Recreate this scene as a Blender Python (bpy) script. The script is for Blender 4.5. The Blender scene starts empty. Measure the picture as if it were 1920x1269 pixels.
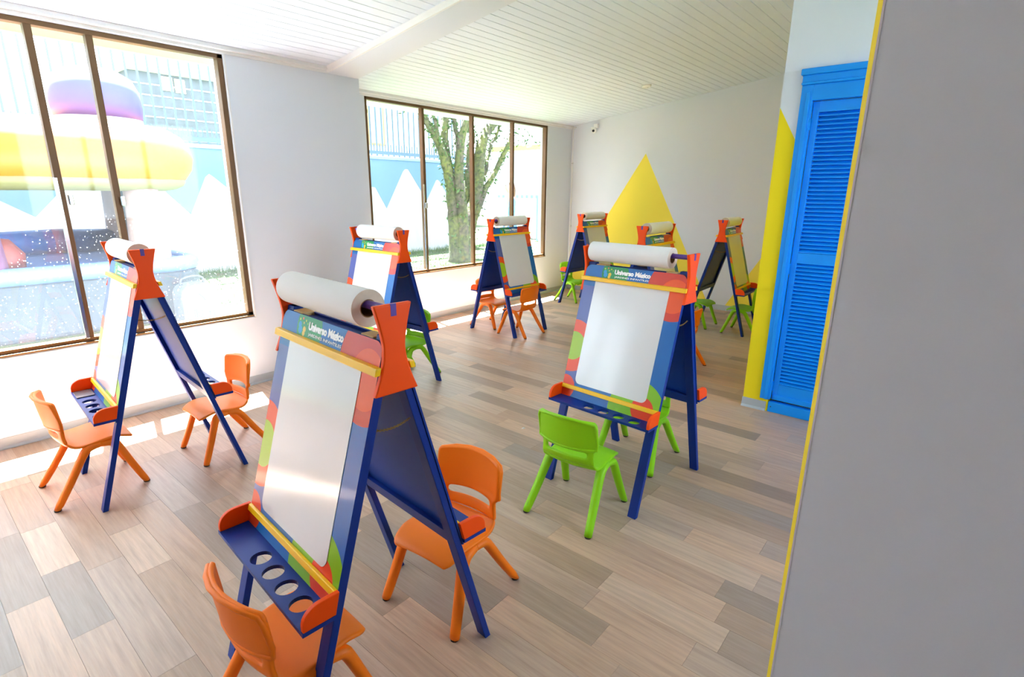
import bpy, bmesh, math, random
from mathutils import Vector, Matrix
random.seed(7)
sc = bpy.context.scene
COL = sc.collection
PI = math.pi

# ------------------------------------------------------------------ camera
F_PX, YAW, PITCH, ROLL = 1003.25, 0.69776, 0.265936, -0.0073
cam_d = bpy.data.cameras.new('camera')
cam_d.sensor_fit = 'HORIZONTAL'; cam_d.sensor_width = 36.0
cam_d.lens = F_PX * 36.0 / 1920.0
cam_d.clip_start = 0.02; cam_d.clip_end = 300
cam = bpy.data.objects.new('camera', cam_d); COL.objects.link(cam)
fw = Vector((-math.sin(YAW) * math.cos(PITCH), math.cos(YAW) * math.cos(PITCH), -math.sin(PITCH)))
rt = Vector((math.cos(YAW), math.sin(YAW), 0)); dn = fw.cross(rt)
rt2 = rt * math.cos(ROLL) + dn * math.sin(ROLL); dn2 = -rt * math.sin(ROLL) + dn * math.cos(ROLL)
m = Matrix.Identity(4)
for i in range(3):
    m[i][0] = rt2[i]; m[i][1] = -dn2[i]; m[i][2] = -fw[i]
m[2][3] = 1.5
cam.matrix_world = m
sc.camera = cam

# ------------------------------------------------------------------ light
world = bpy.data.worlds.new('sky'); sc.world = world; world.use_nodes = True
bg = world.node_tree.nodes['Background']
bg.inputs[0].default_value = (0.73, 0.87, 1.0, 1); bg.inputs[1].default_value = 0.6
sun_d = bpy.data.lights.new('sun', 'SUN'); sun_d.energy = 14.5; sun_d.angle = 0.012
sun_d.color = (0.90, 0.935, 1.0)
sun = bpy.data.objects.new('sun', sun_d); COL.objects.link(sun)
sun.location = (-12, 4, 16)
sun.rotation_euler = Vector((1.0, -0.25, -2.6)).to_track_quat('-Z', 'Y').to_euler()
vs = sc.view_settings
vs.view_transform = 'Standard'; vs.look = 'None'; vs.gamma = 1.0; vs.use_curve_mapping = False
vs.exposure = 3.95
sc.cycles.max_bounces = 12; sc.cycles.diffuse_bounces = 8; sc.cycles.glossy_bounces = 4
sc.cycles.transparent_max_bounces = 16; sc.cycles.sample_clamp_indirect = 6.0
sc.cycles.caustics_reflective = False; sc.cycles.caustics_refractive = False

# ------------------------------------------------------------------ helpers
def lin(h):
    h = h.lstrip('#'); o = []
    for i in (0, 2, 4):
        c = int(h[i:i + 2], 16) / 255
        o.append(c / 12.92 if c <= .04045 else ((c + .055) / 1.055) ** 2.4)
    return (*o, 1.0)

class NT:
    def __init__(s, mat):
        mat.use_nodes = True
        s.t = mat.node_tree; s.n = s.t.nodes; s.l = s.t.links
        s.b = s.n['Principled BSDF']; s.out = s.n['Material Output']
    def node(s, typ, **kw):
        n = s.n.new(typ)
        for k, v in kw.items(): setattr(n, k, v)
        return n
    def set(s, sock, v):
        if hasattr(v, 'is_output') or isinstance(v, bpy.types.NodeSocket): s.l.new(v, sock)
        else: sock.default_value = v
    def math(s, op, a, b=0.0, c=None):
        n = s.node('ShaderNodeMath', operation=op); s.set(n.inputs[0], a); s.set(n.inputs[1], b)
        if c is not None: s.set(n.inputs[2], c)
        return n.outputs[0]
    def mix(s, fac, a, b, typ='MIX'):
        n = s.node('ShaderNodeMix', data_type='RGBA', blend_type=typ)
        s.set(n.inputs[0], fac); s.set(n.inputs[6], a); s.set(n.inputs[7], b)
        return n.outputs[2]
    def noise(s, scale, vec=None, detail=3, rough=.5):
        n = s.node('ShaderNodeTexNoise'); n.inputs['Scale'].default_value = scale
        n.inputs['Detail'].default_value = detail; n.inputs['Roughness'].default_value = rough
        if vec is not None: s.l.new(vec, n.inputs['Vector'])
        return n.outputs[0]
    def coord(s, which='Object'):
        return s.node('ShaderNodeTexCoord').outputs[which]
    def ramp(s, fac, stops):
        n = s.node('ShaderNodeValToRGB'); s.l.new(fac, n.inputs[0]); e = n.color_ramp.elements
        while len(e) < len(stops): e.new(.5)
        for i, (p, c) in enumerate(stops): e[i].position = p; e[i].color = c
        return n.outputs[0]
    def bump(s, h, strength=.2, dist=.01):
        n = s.node('ShaderNodeBump'); n.inputs['Strength'].default_value = strength
        n.inputs['Distance'].default_value = dist; s.l.new(h, n.inputs['Height'])
        s.l.new(n.outputs[0], s.b.inputs['Normal'])

def mat(name, col, rough=.5, spec=.5, metal=0, var=.06, vscale=8, bump=0, bscale=60, coat=0):
    mm = bpy.data.materials.new(name); t = NT(mm)
    c = lin(col) if isinstance(col, str) else col
    co = t.coord()
    if var:
        f = t.noise(vscale, co)
        c2 = tuple(min(1, x * (1 - var * 1.6)) for x in c[:3]) + (1,)
        c1 = tuple(min(1, x * (1 + var)) for x in c[:3]) + (1,)
        t.set(t.b.inputs['Base Color'], t.mix(f, c2, c1))
    else: t.b.inputs['Base Color'].default_value = c
    t.b.inputs['Roughness'].default_value = rough
    t.b.inputs['Specular IOR Level'].default_value = spec
    t.b.inputs['Metallic'].default_value = metal
    if coat: t.b.inputs['Coat Weight'].default_value = coat; t.b.inputs['Coat Roughness'].default_value = .08
    if bump: t.bump(t.noise(bscale, co, 4), bump, .004)
    return mm

def obj(name, verts, faces, material=None, parent=None, loc=(0, 0, 0), rot=(0, 0, 0), smooth=False, bevel=0, seg=2):
    me = bpy.data.meshes.new(name); me.from_pydata([tuple(v) for v in verts], [], faces); me.update()
    return link(name, me, material, parent, loc, rot, smooth, bevel, seg)

def link(name, me, material=None, parent=None, loc=(0, 0, 0), rot=(0, 0, 0), smooth=False, bevel=0, seg=2):
    if material is not None and not me.materials: me.materials.append(material)
    if smooth:
        for p in me.polygons: p.use_smooth = True
    o = bpy.data.objects.new(name, me); COL.objects.link(o)
    o.location = loc; o.rotation_euler = rot
    if parent is not None: o.parent = parent
    if bevel:
        b = o.modifiers.new('bevel', 'BEVEL'); b.width = bevel; b.segments = seg
        b.limit_method = 'ANGLE'; b.angle_limit = math.radians(35)
    return o

def empty(name, loc=(0, 0, 0), rz=0):
    o = bpy.data.objects.new(name, None); COL.objects.link(o); o.empty_display_size = .1
    o.location = loc; o.rotation_euler = (0, 0, rz); return o

def tag(o, label, cat, group=None):
    o['label'] = label; o['category'] = cat
    if group: o['group'] = group
    return o
def struct(o): o['kind'] = 'structure'; return o

BOXF = [(0, 3, 2, 1), (4, 5, 6, 7), (0, 1, 5, 4), (1, 2, 6, 5), (2, 3, 7, 6), (3, 0, 4, 7)]
class MB:
    def __init__(s): s.v = []; s.f = []
    def add(s, v, f):
        k = len(s.v); s.v += [tuple(p) for p in v]; s.f += [tuple(i + k for i in q) for q in f]; return s
    def box(s, x0, x1, y0, y1, z0, z1):
        return s.add([(x0, y0, z0), (x1, y0, z0), (x1, y1, z0), (x0, y1, z0), (x0, y0, z1), (x1, y0, z1), (x1, y1, z1), (x0, y1, z1)], BOXF)
    def hexa(s, pts): return s.add(pts, BOXF)
    def prism(s, poly, a, b, fn):
        n = len(poly); v = [fn(p[0], p[1], a) for p in poly] + [fn(p[0], p[1], b) for p in poly]
        f = [tuple(range(n))[::-1], tuple(range(n, 2 * n))] + [(i, (i + 1) % n, n + (i + 1) % n, n + i) for i in range(n)]
        return s.add(v, f)
    def tube(s, pts, rad, n=10, cap=True, flat_end=False, sx=1.0):
        P = [Vector(p) for p in pts]; k = len(P); R = rad if isinstance(rad, (list, tuple)) else [rad] * k
        v = []; ref = None
        for i in range(k):
            t = (P[min(i + 1, k - 1)] - P[max(i - 1, 0)]).normalized()
            if ref is None:
                ref = Vector((0, 0, 1)) if abs(t.z) < .9 else Vector((1, 0, 0))
            u = (ref - t * ref.dot(t)).normalized(); w = t.cross(u); ref = u
            for j in range(n):
                a = 2 * PI * j / n; q = P[i] + u * math.cos(a) * R[i] * sx + w * math.sin(a) * R[i]
                if flat_end and i == k - 1: q.z = P[i].z
                v.append(tuple(q))
        f = [(i * n + j, i * n + (j + 1) % n, (i + 1) * n + (j + 1) % n, (i + 1) * n + j) for i in range(k - 1) for j in range(n)]
        if cap: f += [tuple(range(n))[::-1], tuple(range((k - 1) * n, k * n))]
        return s.add(v, f)
    def lathe(s, prof, n=24, c=(0, 0, 0), close=True):
        k = len(prof); v = []
        for r, z in prof:
            for j in range(n):
                a = 2 * PI * j / n; v.append((c[0] + r * math.cos(a), c[1] + r * math.sin(a), c[2] + z))
        f = [(i * n + j, i * n + (j + 1) % n, (i + 1) * n + (j + 1) % n, (i + 1) * n + j) for i in range(k - 1) for j in range(n)]
        if close: f += [tuple(range(n))[::-1], tuple(range((k - 1) * n, k * n))]
        return s.add(v, f)
    def build(s, name, material=None, parent=None, **kw): return obj(name, s.v, s.f, material, parent, **kw)

def box(name, x0, x1, y0, y1, z0, z1, material, parent=None, **kw):
    return MB().box(x0, x1, y0, y1, z0, z1).build(name, material, parent, **kw)

def copy_tree(o, parent=None):
    c = o.copy(); COL.objects.link(c); c.parent = parent
    for k in list(c.keys()):
        if k in ('label', 'category', 'group'): del c[k]
    for ch in list(o.children): copy_tree(ch, c)
    return c

def catmull(P, n=5):
    P = [Vector(p) for p in P]; out = []
    for i in range(len(P) - 1):
        p0 = P[max(i - 1, 0)]; p1 = P[i]; p2 = P[i + 1]; p3 = P[min(i + 2, len(P) - 1)]
        for j in range(n):
            t = j / n
            out.append(.5 * ((2 * p1) + (p2 - p0) * t + (2 * p0 - 5 * p1 + 4 * p2 - p3) * t * t + (3 * p1 - p0 - 3 * p2 + p3) * t ** 3))
    out.append(P[-1]); return out

# ------------------------------------------------------------------ materials
def wall_mat(name, base, yellow=None, high=None, ycol='#f0d81c'):
    mm = bpy.data.materials.new(name); t = NT(mm); co = t.coord()
    c = t.mix(t.noise(1.3, co, 2), tuple(x * .97 for x in base[:3]) + (1,), tuple(min(1, x * 1.02) for x in base[:3]) + (1,))
    sp = t.node('ShaderNodeSeparateXYZ'); t.l.new(co, sp.inputs[0]); X, Y, Z = sp.outputs
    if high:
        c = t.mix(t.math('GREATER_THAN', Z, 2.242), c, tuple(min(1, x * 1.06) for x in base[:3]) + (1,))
    if yellow:
        for tri in yellow:       # (apex x, apex z, slope left, slope right)
            ax, az, sl, sr = tri
            dx = t.math('SUBTRACT', X, ax)
            l = t.math('MULTIPLY_ADD', dx, sl, az)
            r = t.math('MULTIPLY_ADD', dx, -sr, az)
            mask = t.math('LESS_THAN', Z, t.math('MINIMUM', l, r))
            c = t.mix(mask, c, lin(ycol))
    t.set(t.b.inputs['Base Color'], c); t.b.inputs['Roughness'].default_value = .75
    t.b.inputs['Specular IOR Level'].default_value = .25
    t.bump(t.noise(140, co, 5), .12, .003)
    return mm
GREY = lin('#d9dde6')
M = {}
M['wall'] = wall_mat('wall_paint', GREY)
M['wall_far'] = wall_mat('wall_paint_far_glare', GREY, [(-3.634, 2.04, 1.53, 1.85), (-1.15, 2.13, 1.744, 1.75)], ycol='#f6e052')  # far yellow made paler than on the pier: glare painted into the colour
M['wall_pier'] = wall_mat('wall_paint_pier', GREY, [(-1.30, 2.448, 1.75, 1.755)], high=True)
M['yellow'] = mat('yellow_paint', '#f4dc3c', .6, .3)
M['pale'] = mat('pale_lilac_paint', '#d9d2dc', .6, .3)
M['ceil'] = mat('white_ceiling_plank', '#dfe5f2', .55, .3, var=.015)
M['cornice'] = mat('cornice_paint', '#e0dfe0', .5, .3, var=.02)
M['base'] = mat('grey_vinyl_skirting', '#aeb4b9', .45, .4, var=.06)
M['brown'] = mat('bronze_aluminium', '#6b4f34', .42, .5, .45, var=.12, vscale=12)
M['brownlight'] = mat('bronze_aluminium_sill', '#8e6a40', .42, .5, .4, var=.14, vscale=10)
M['dark'] = mat('dark_rubber', '#1c1a1b', .5)
M['chrome'] = mat('chrome', '#c9cdd2', .2, .5, 1, var=0)
M['door'] = mat('blue_door_paint', '#0794f6', .42, .4, var=.04)
M['black'] = mat('black_plastic', '#101218', .35)
M['whiteplastic'] = mat('white_plastic', '#eeeeee', .4, var=.01)
M['lens'] = mat('lens_glass', '#0b1024', .08, .8, var=0)

def floor_mat():
    mm = bpy.data.materials.new('vinyl_plank'); t = NT(mm); co = t.coord()
    at = t.node('ShaderNodeAttribute'); at.attribute_name = 'plank'
    sp = t.node('ShaderNodeSeparateColor'); t.l.new(at.outputs['Color'], sp.inputs[0])
    r1, r2, r3 = sp.outputs
    off = t.node('ShaderNodeVectorMath', operation='SCALE'); t.l.new(at.outputs['Vector'], off.inputs[0]); off.inputs['Scale'].default_value = 37
    ad = t.node('ShaderNodeVectorMath', operation='ADD'); t.l.new(co, ad.inputs[0]); t.l.new(off.outputs[0], ad.inputs[1])
    mp = t.node('ShaderNodeMapping'); t.l.new(ad.outputs[0], mp.inputs[0]); mp.inputs['Scale'].default_value = (2.2, 34, 1)
    g = t.noise(1.6, mp.outputs[0], 6, .62)
    mp2 = t.node('ShaderNodeMapping'); t.l.new(ad.outputs[0], mp2.inputs[0]); mp2.inputs['Scale'].default_value = (7, 160, 1)
    g2 = t.noise(1.0, mp2.outputs[0], 3, .6)
    base = t.ramp(r1, [(0, lin('#80644e')), (.22, lin('#a88464')), (.45, lin('#c39672')), (.62, lin('#d3a886')), (.8, lin('#b0917a')), (1, lin('#ddb593'))])
    base = t.mix(t.math('MULTIPLY', r2, .35), base, lin('#9c948f'))
    c = t.mix(t.math('MULTIPLY', t.ramp(g, [(.35, (0, 0, 0, 1)), (.7, (1, 1, 1, 1))]), .45), base, lin('#6f533d'), 'MIX')
    c = t.mix(t.math('MULTIPLY', g2, .26), c, lin('#d8cabf'), 'MIX')
    t.set(t.b.inputs['Base Color'], c)
    t.b.inputs['Roughness'].default_value = .40; t.b.inputs['Specular IOR Level'].default_value = .6
    t.bump(g2, .06, .002)
    return mm
M['plank'] = floor_mat()

def glass_mat(name, specks):
    mm = bpy.data.materials.new(name); t = NT(mm); t.n.remove(t.b)
    tr = t.node('ShaderNodeBsdfTransparent'); tr.inputs[0].default_value = (.97, .985, .985, 1)
    gl = t.node('ShaderNodeBsdfGlossy'); gl.inputs['Roughness'].default_value = .03
    lw = t.node('ShaderNodeLayerWeight'); lw.inputs['Blend'].default_value = .5
    fac = t.math('MULTIPLY_ADD', t.math('POWER', lw.outputs['Facing'], 5.0), .5, .025)
    mx = t.node('ShaderNodeMixShader'); t.l.new(fac, mx.inputs[0]); t.l.new(tr.outputs[0], mx.inputs[1]); t.l.new(gl.outputs[0], mx.inputs[2])
    co = t.coord(); sp = t.node('ShaderNodeSeparateXYZ'); t.l.new(co, sp.inputs[0])
    df = t.node('ShaderNodeBsdfTranslucent'); df.inputs[0].default_value = (.9, .9, .92, 1)
    df2 = t.node('ShaderNodeBsdfDiffuse'); df2.inputs[0].default_value = (.9, .9, .92, 1)
    da = t.node('ShaderNodeMixShader'); t.l.new(df.outputs[0], da.inputs[1]); t.l.new(df2.outputs[0], da.inputs[2])
    vo = t.node('ShaderNodeTexVoronoi'); vo.inputs['Scale'].default_value = 42; t.l.new(co, vo.inputs['Vector'])
    dot = t.math('LESS_THAN', vo.outputs['Distance'], t.math('MULTIPLY', t.noise(9, co, 2), .24 if specks else .10))
    low = t.math('SUBTRACT', 1.55, sp.outputs[2])
    lowm = t.node('ShaderNodeClamp'); t.l.new(t.math('MULTIPLY', low, 1.2), lowm.inputs[0])
    haze = t.math('MULTIPLY', lowm.outputs[0], .016 if specks else .006)
    f = t.math('ADD', t.math('MULTIPLY', t.math('MULTIPLY', dot, lowm.outputs[0]), .45 if specks else .15), haze)
    m2 = t.node('ShaderNodeMixShader'); t.l.new(f, m2.inputs[0]); t.l.new(mx.outputs[0], m2.inputs[1]); t.l.new(da.outputs[0], m2.inputs[2])
    t.l.new(m2.outputs[0], t.out.inputs[0]); return mm
M['glass_dirty'] = glass_mat('speckled_window_glass', True)
M['glass'] = glass_mat('window_glass', False)

# easel materials
M['leg'] = mat('blue_lacquer', '#002d88', .4, .3, var=.05)
M['legin'] = mat('blue_inner_board', '#003a98', .42, .3, var=.05)
M['orange'] = mat('orange_lacquer', '#ff5000', .45, .25, var=.04)
M['bar'] = mat('yellow_lacquer', '#ffc505', .35, .4, var=.03)
M['purple'] = mat('purple_lacquer', '#53309a', .35, .5, var=.04)
M['paper'] = mat('white_paper', '#f2f1f1', .8, .15, var=.01)
M['papercut'] = mat('paper_roll_end', '#d6c7b4', .85, .1, var=.08, vscale=60)
M['core'] = mat('cardboard_core', '#8a6a48', .85, .1)
M['wood'] = mat('raw_wood', '#d9b27c', .6, .3)
M['brass'] = mat('brass_chain', '#a98a4a', .35, .5, .8)
M['whiteboard'] = mat('whiteboard_laminate', '#dedee0', .16, .5, var=.01, coat=.4)
M['slate'] = mat('grey_slate', '#6d6668', .3, .5)

def print_mat():
    mm = bpy.data.materials.new('printed_easel_board'); t = NT(mm); co = t.coord()
    sp = t.node('ShaderNodeSeparateXYZ'); t.l.new(co, sp.inputs[0]); X, Y, Z = sp.outputs
    def circ(cx, cz, r):
        a = t.math('POWER', t.math('SUBTRACT', X, cx), 2.0); b = t.math('POWER', t.math('SUBTRACT', Z, cz), 2.0)
        return t.math('LESS_THAN', t.math('ADD', a, b), r * r)
    c = lin('#0a67b5')
    def over(mask, col):
        nonlocal c; c = t.mix(mask, c, lin(col))
    # left periwinkle band
    l = t.math('MULTIPLY', t.math('LESS_THAN', X, -.15), t.math('MULTIPLY', t.math('LESS_THAN', Z, 1.03), t.math('GREATER_THAN', Z, .53)))
    over(l, '#5563a8')
    over(circ(-.275, .715, .135), '#ee4d16')
    over(circ(-.268, .715, .073), '#a2c71f')
    over(circ(-.27, .50, .062), '#e8431c')
    hd = t.math('GREATER_THAN', Z, 1.06)
    over(t.math('MULTIPLY', circ(-.105, 1.105, .078), hd), '#1d9050')
    over(circ(-.165, 1.108, .010), '#2f9fd8'); over(circ(-.160, 1.094, .012), '#2f9fd8')
    over(circ(-.135, 1.098, .009), '#f0c53a'); over(circ(-.137, 1.086, .008), '#f0c53a')
    for k, (x, z, cc) in enumerate([(-.150, 1.128, '#e86a4a'), (-.168, 1.124, '#b9d23c'), (-.130, 1.124, '#b9d23c'), (-.142, 1.116, '#d9c94a'), (-.118, 1.117, '#6fc04a')]):
        over(circ(x, z, .0038), cc)
    over(circ(.235, 1.065, .145), '#d83c28')
    over(circ(.236, 1.035, .078), '#f2591e')
    over(circ(.165, .475, .155), '#86c020')
    over(circ(.198, .498, .06), '#ea3f20')
    t.set(t.b.inputs['Base Color'], c)
    t.b.inputs['Roughness'].default_value = .30; t.b.inputs['Specular IOR Level'].default_value = .35
    t.b.inputs['Coat Weight'].default_value = .15; t.b.inputs['Coat Roughness'].default_value = .06
    return mm
M['print'] = print_mat()
M['ink'] = mat('white_ink', '#ffffff', .3, var=0)
M['chair_orange'] = mat('orange_plastic', '#ff7c0a', .48, .35, var=.03, bump=.05, bscale=300)
M['chair_green'] = mat('green_plastic', '#8cd008', .48, .35, var=.03, bump=.05, bscale=300)
M['rubber'] = mat('dark_foot_rubber', '#2d2420', .7)

# ------------------------------------------------------------------ room shell
X1, X2, YF, YP, YW = -4.19, -4.88, 7.2, 3.92, 0.95
XS, D2 = 1.25, (1.50, 3.70, 2.50, 1.05)
SL = 0.128
def zc(x): return 2.475 + SL * (x - X2)          # main plank ceiling
def zn(x): return 2.462 + .14 * (x - X1)          # ceiling over the near bay
floor_o = struct(MB().box(-5.02, 1.4, 1.08, 7.2, -.16, -.007).box(-5.02, 3.1, -3.6, 1.08, -.16, -.007).build('floor', M['base']))

def plank_mesh(items, name):
    """items: (x0,x1,y0,y1,rand3)"""
    mb = MB(); cols = []
    for x0, x1, y0, y1, r in items:
        mb.box(x0, x1, y0, y1, -.0065, 0); cols += [r] * 24
    me = bpy.data.meshes.new(name); me.from_pydata(mb.v, [], mb.f); me.update()
    a = me.color_attributes.new('plank', 'FLOAT_COLOR', 'CORNER')
    for i, r in enumerate(cols): a.data[i].color = (*r, 1)
    me.materials.append(M['plank']); return me
def project(p):
    d = Vector(p) - Vector((0, 0, 1.5)); z = d.dot(fw)
    if z < .05: return None
    return (960 + F_PX * d.dot(rt2) / z, 634 + F_PX * d.dot(dn2) / z)
rows = []; RW = .127; y = -3.5
rp = random.Random(3)
while y < 7.2:
    x = -4.87 if y > 2.95 else X1 + .01
    x_end = 3.0 if y < .95 else XS
    first = True
    while x < x_end - .05:
        L = rp.uniform(.38, .92)
        if first: L *= rp.uniform(.3, 1); first = False
        x1 = min(x + L, x_end)
        rows.append((x, x1 - .0008, y, min(y + RW - .0008, 7.195), (rp.random(), rp.random(), rp.random())))
        x = x1
    y += RW
def area(it):
    P = [project((x, yy, 0)) for x, yy in ((it[0], it[2]), (it[1], it[2]), (it[1], it[3]), (it[0], it[3]))]
    if any(p is None for p in P): return 0
    P = [(min(max(a, 0), 1520), min(max(b, 0), 1269)) for a, b in P]
    s = 0
    for i in range(4): s += P[i][0] * P[(i + 1) % 4][1] - P[(i + 1) % 4][0] * P[i][1]
    return abs(s) / 2
rows.sort(key=area, reverse=True)
for it in rows[:300]: link('plank', plank_mesh([it], 'plank'), parent=floor_o)
rest = link('plank_field', plank_mesh(rows[300:], 'plank_field'), parent=floor_o); rest['kind'] = 'stuff'

# ceiling with tongue-and-groove planks
cb = MB()
cb.hexa([(-5.4, 2.8, zc(-5.4) + .02), (1.4, 2.8, zc(1.4) + .02), (1.4, 7.4, zc(1.4) + .02), (-5.4, 7.4, zc(-5.4) + .02),
         (-5.4, 2.8, zc(-5.4) + .2), (1.4, 2.8, zc(1.4) + .2), (1.4, 7.4, zc(1.4) + .2), (-5.4, 7.4, zc(-5.4) + .2)])
for xr, ya, yb in ((3.1, -3.7, 1.08), (1.4, 1.08, 2.8)):
    cb.hexa([(-4.4, ya, zn(-4.4) + .02), (xr, ya, zn(xr) + .02), (xr, yb, zn(xr) + .02), (-4.4, yb, zn(-4.4) + .02),
             (-4.4, ya, zn(-4.4) + .22), (xr, ya, zn(xr) + .22), (xr, yb, zn(xr) + .22), (-4.4, yb, zn(-4.4) + .22)])
ceil_o = struct(cb.build('ceiling', M['ceil']))
PW = .083
def cplank(x, y0, y1, zf):
    g = .0035
    v = []
    for yy in (y0, y1):
        v += [(x, yy, zf(x) + .008), (x + g, yy, zf(x + g)), (x + PW - g, yy, zf(x + PW - g)), (x + PW, yy, zf(x + PW) + .008)]
    return obj('ceiling_plank', v, [(0, 1, 2, 3), (7, 6, 5, 4), (0, 4, 5, 1), (1, 5, 6, 2), (2, 6, 7, 3), (3, 7, 4, 0)], M['ceil'], ceil_o)
x = X2
while x < 1.2: cplank(x, 2.95, 7.2, zc); x += PW
x = X1
while x < 2.9: cplank(x, -3.5, 2.655 if x < 1.2 else .95, zn); x += PW
# cross beam between the bays
def zb(x): return 2.419 + .145 * (x - X1)
struct(MB().hexa([(X1 - .69, 2.657, zb(X1 - .69)), (XS, 2.657, zb(XS)), (XS, 2.945, zb(XS)), (X1 - .69, 2.945, zb(X1 - .69)),
           (X1 - .69, 2.657, 2.75), (XS, 2.657, zb(XS) + .3), (XS, 2.945, zb(XS) + .3), (X1 - .69, 2.945, 2.75)]).build('trim_1', M['wall'], bevel=.004))
# cornices
def cornice(name, x, y0, y1, z0, z1, d):
    p = [(0, z0), (d * .35, z0), (d * .35, z0 + (z1 - z0) * .4), (d, z0 + (z1 - z0) * .45), (d, z1), (0, z1)]
    return struct(MB().prism(p, y0, y1, lambda a, b, t: (x + a, t, b)).build(name, M['cornice'], bevel=.002))
cornice('trim_2', X1, -3.5, 2.657, 2.417, 2.466, .035)
cornice('trim_3', X2, 2.948, YF, 2.430, 2.482, .03)
# cornice moulding along the near side of the beam
struct(MB().hexa([(X1, 2.640, zb(X1)), (XS, 2.640, zb(XS)), (XS, 2.657, zb(XS)), (X1, 2.657, zb(X1)),
           (X1, 2.628, zn(X1) + .01), (XS, 2.628, zn(XS) + .01), (XS, 2.657, zn(XS) + .01), (X1, 2.657, zn(X1) + .01)]).build('trim_4', M['cornice']))

# window wall, near bay (with its wide opening), column and far bay
W1 = (-2.3, 1.842, .547, 2.414); W2 = (3.485, 6.597, .567, 2.428)
wl = MB()
wl.box(X1 - .2, X1, -3.6, W1[0], 0, 2.9).box(X1 - .2, X1, W1[1], 2.948, 0, 2.9).box(X1 - .2, X1, W1[0], W1[1], 0, W1[2]).box(X1 - .2, X1, W1[0], W1[1], W1[3], 2.9)
wl.box(X2 - .14, X1 - .2, 2.85, 2.948, 0, 2.7)
struct(wl.build('wall_left', M['wall']))
wl = MB()
wl.box(X2 - .14, X2, 2.948, W2[0], 0, 2.6).box(X2 - .14, X2, W2[1], YF, 0, 2.6).box(X2 - .14, X2, W2[0], W2[1], 0, W2[2]).box(X2 - .14, X2, W2[0], W2[1], W2[3], 2.6)
struct(wl.build('wall_garden', M['wall']))
struct(box('wall_back', -5.44, 1.5, YF, YF + .2, -.1, 3.6, M['wall_far']))
struct(box('wall_rear', -4.5, 3.1, -3.7, -3.5, 0, 3.7, M['wall']))
struct(box('wall_side', 3.0, 3.2, -3.7, 1.08, 0, 3.8, M['wall']))
struct(MB().box(XS, XS + .15, 1.08, D2[0], 0, 3.5).box(XS, XS + .15, D2[1], YP, 0, 3.5).box(XS, XS + .15, D2[0], D2[1], D2[2], 3.5).box(XS, XS + .15, D2[0], D2[1], 0, D2[3]).build('wall_passage', M['wall']))  # unseen passage wall, its opening added to brighten the right side
# closet pier with the door opening
DX0, DX1, DZ = -.894, -.06, 2.071
pr_ = MB()
pr_.box(-1.065, DX0, YP, 7.19, 0, 3.4).box(DX1, 1.4, YP, 7.19, 0, 3.4).box(DX0, DX1, YP, 7.19, DZ, 3.4).box(DX0, DX1, YP + .09, 7.19, 0, DZ)
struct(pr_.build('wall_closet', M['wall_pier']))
# near partition on the right, with its chamfered yellow corner
EX = -.1508
rwo = struct(MB().box(EX + .0095, 3.1, YW, YW + .13, 0, 3.6).build('wall_right', M['wall']))
def bead(name, x0, d0, x1, d1, m_):
    MB().hexa([(x0, YW + d0, 0), (x1, YW + d1, 0), (x1, YW + .1295, 0), (x0, YW + .1295, 0), (x0, YW + d0, 3.6), (x1, YW + d1, 3.6), (x1, YW + .1295, 3.6), (x0, YW + .1295, 3.6)]).build(name, m_, rwo)
bead('corner_bead', EX, .004, EX + .0065, -.0004, M['yellow'])
bead('corner_line', EX + .0065, -.0005, EX + .0095, -.0008, M['pale'])

# baseboards
def baseboard(name, p0, p1, n, h=.068):
    """cove skirting from p0 to p1, n = unit normal into room"""
    prof = [(0, 0), (.016, 0), (.014, .006), (.006, .016), (.004, h - .004), (.002, h), (0, h)]
    d = Vector((p1[0] - p0[0], p1[1] - p0[1], 0))
    return struct(MB().prism(prof, 0, 1, lambda a, b, t: (p0[0] + d.x * t + n[0] * a, p0[1] + d.y * t + n[1] * a, b + .0005)).build(name, M['base']))
baseboard('baseboard_left', (X1, -3.5), (X1, 2.948), (1, 0))
baseboard('baseboard_garden', (X2, 2.948), (X2, YF), (1, 0))
baseboard('baseboard_back', (X2, YF), (-1.065, YF), (0, -1))
baseboard('baseboard_closet', (-1.07, YP), (-.905, YP), (0, -1))
baseboard('baseboard_right', (EX + .012, YW), (3, YW), (0, -1))

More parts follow.
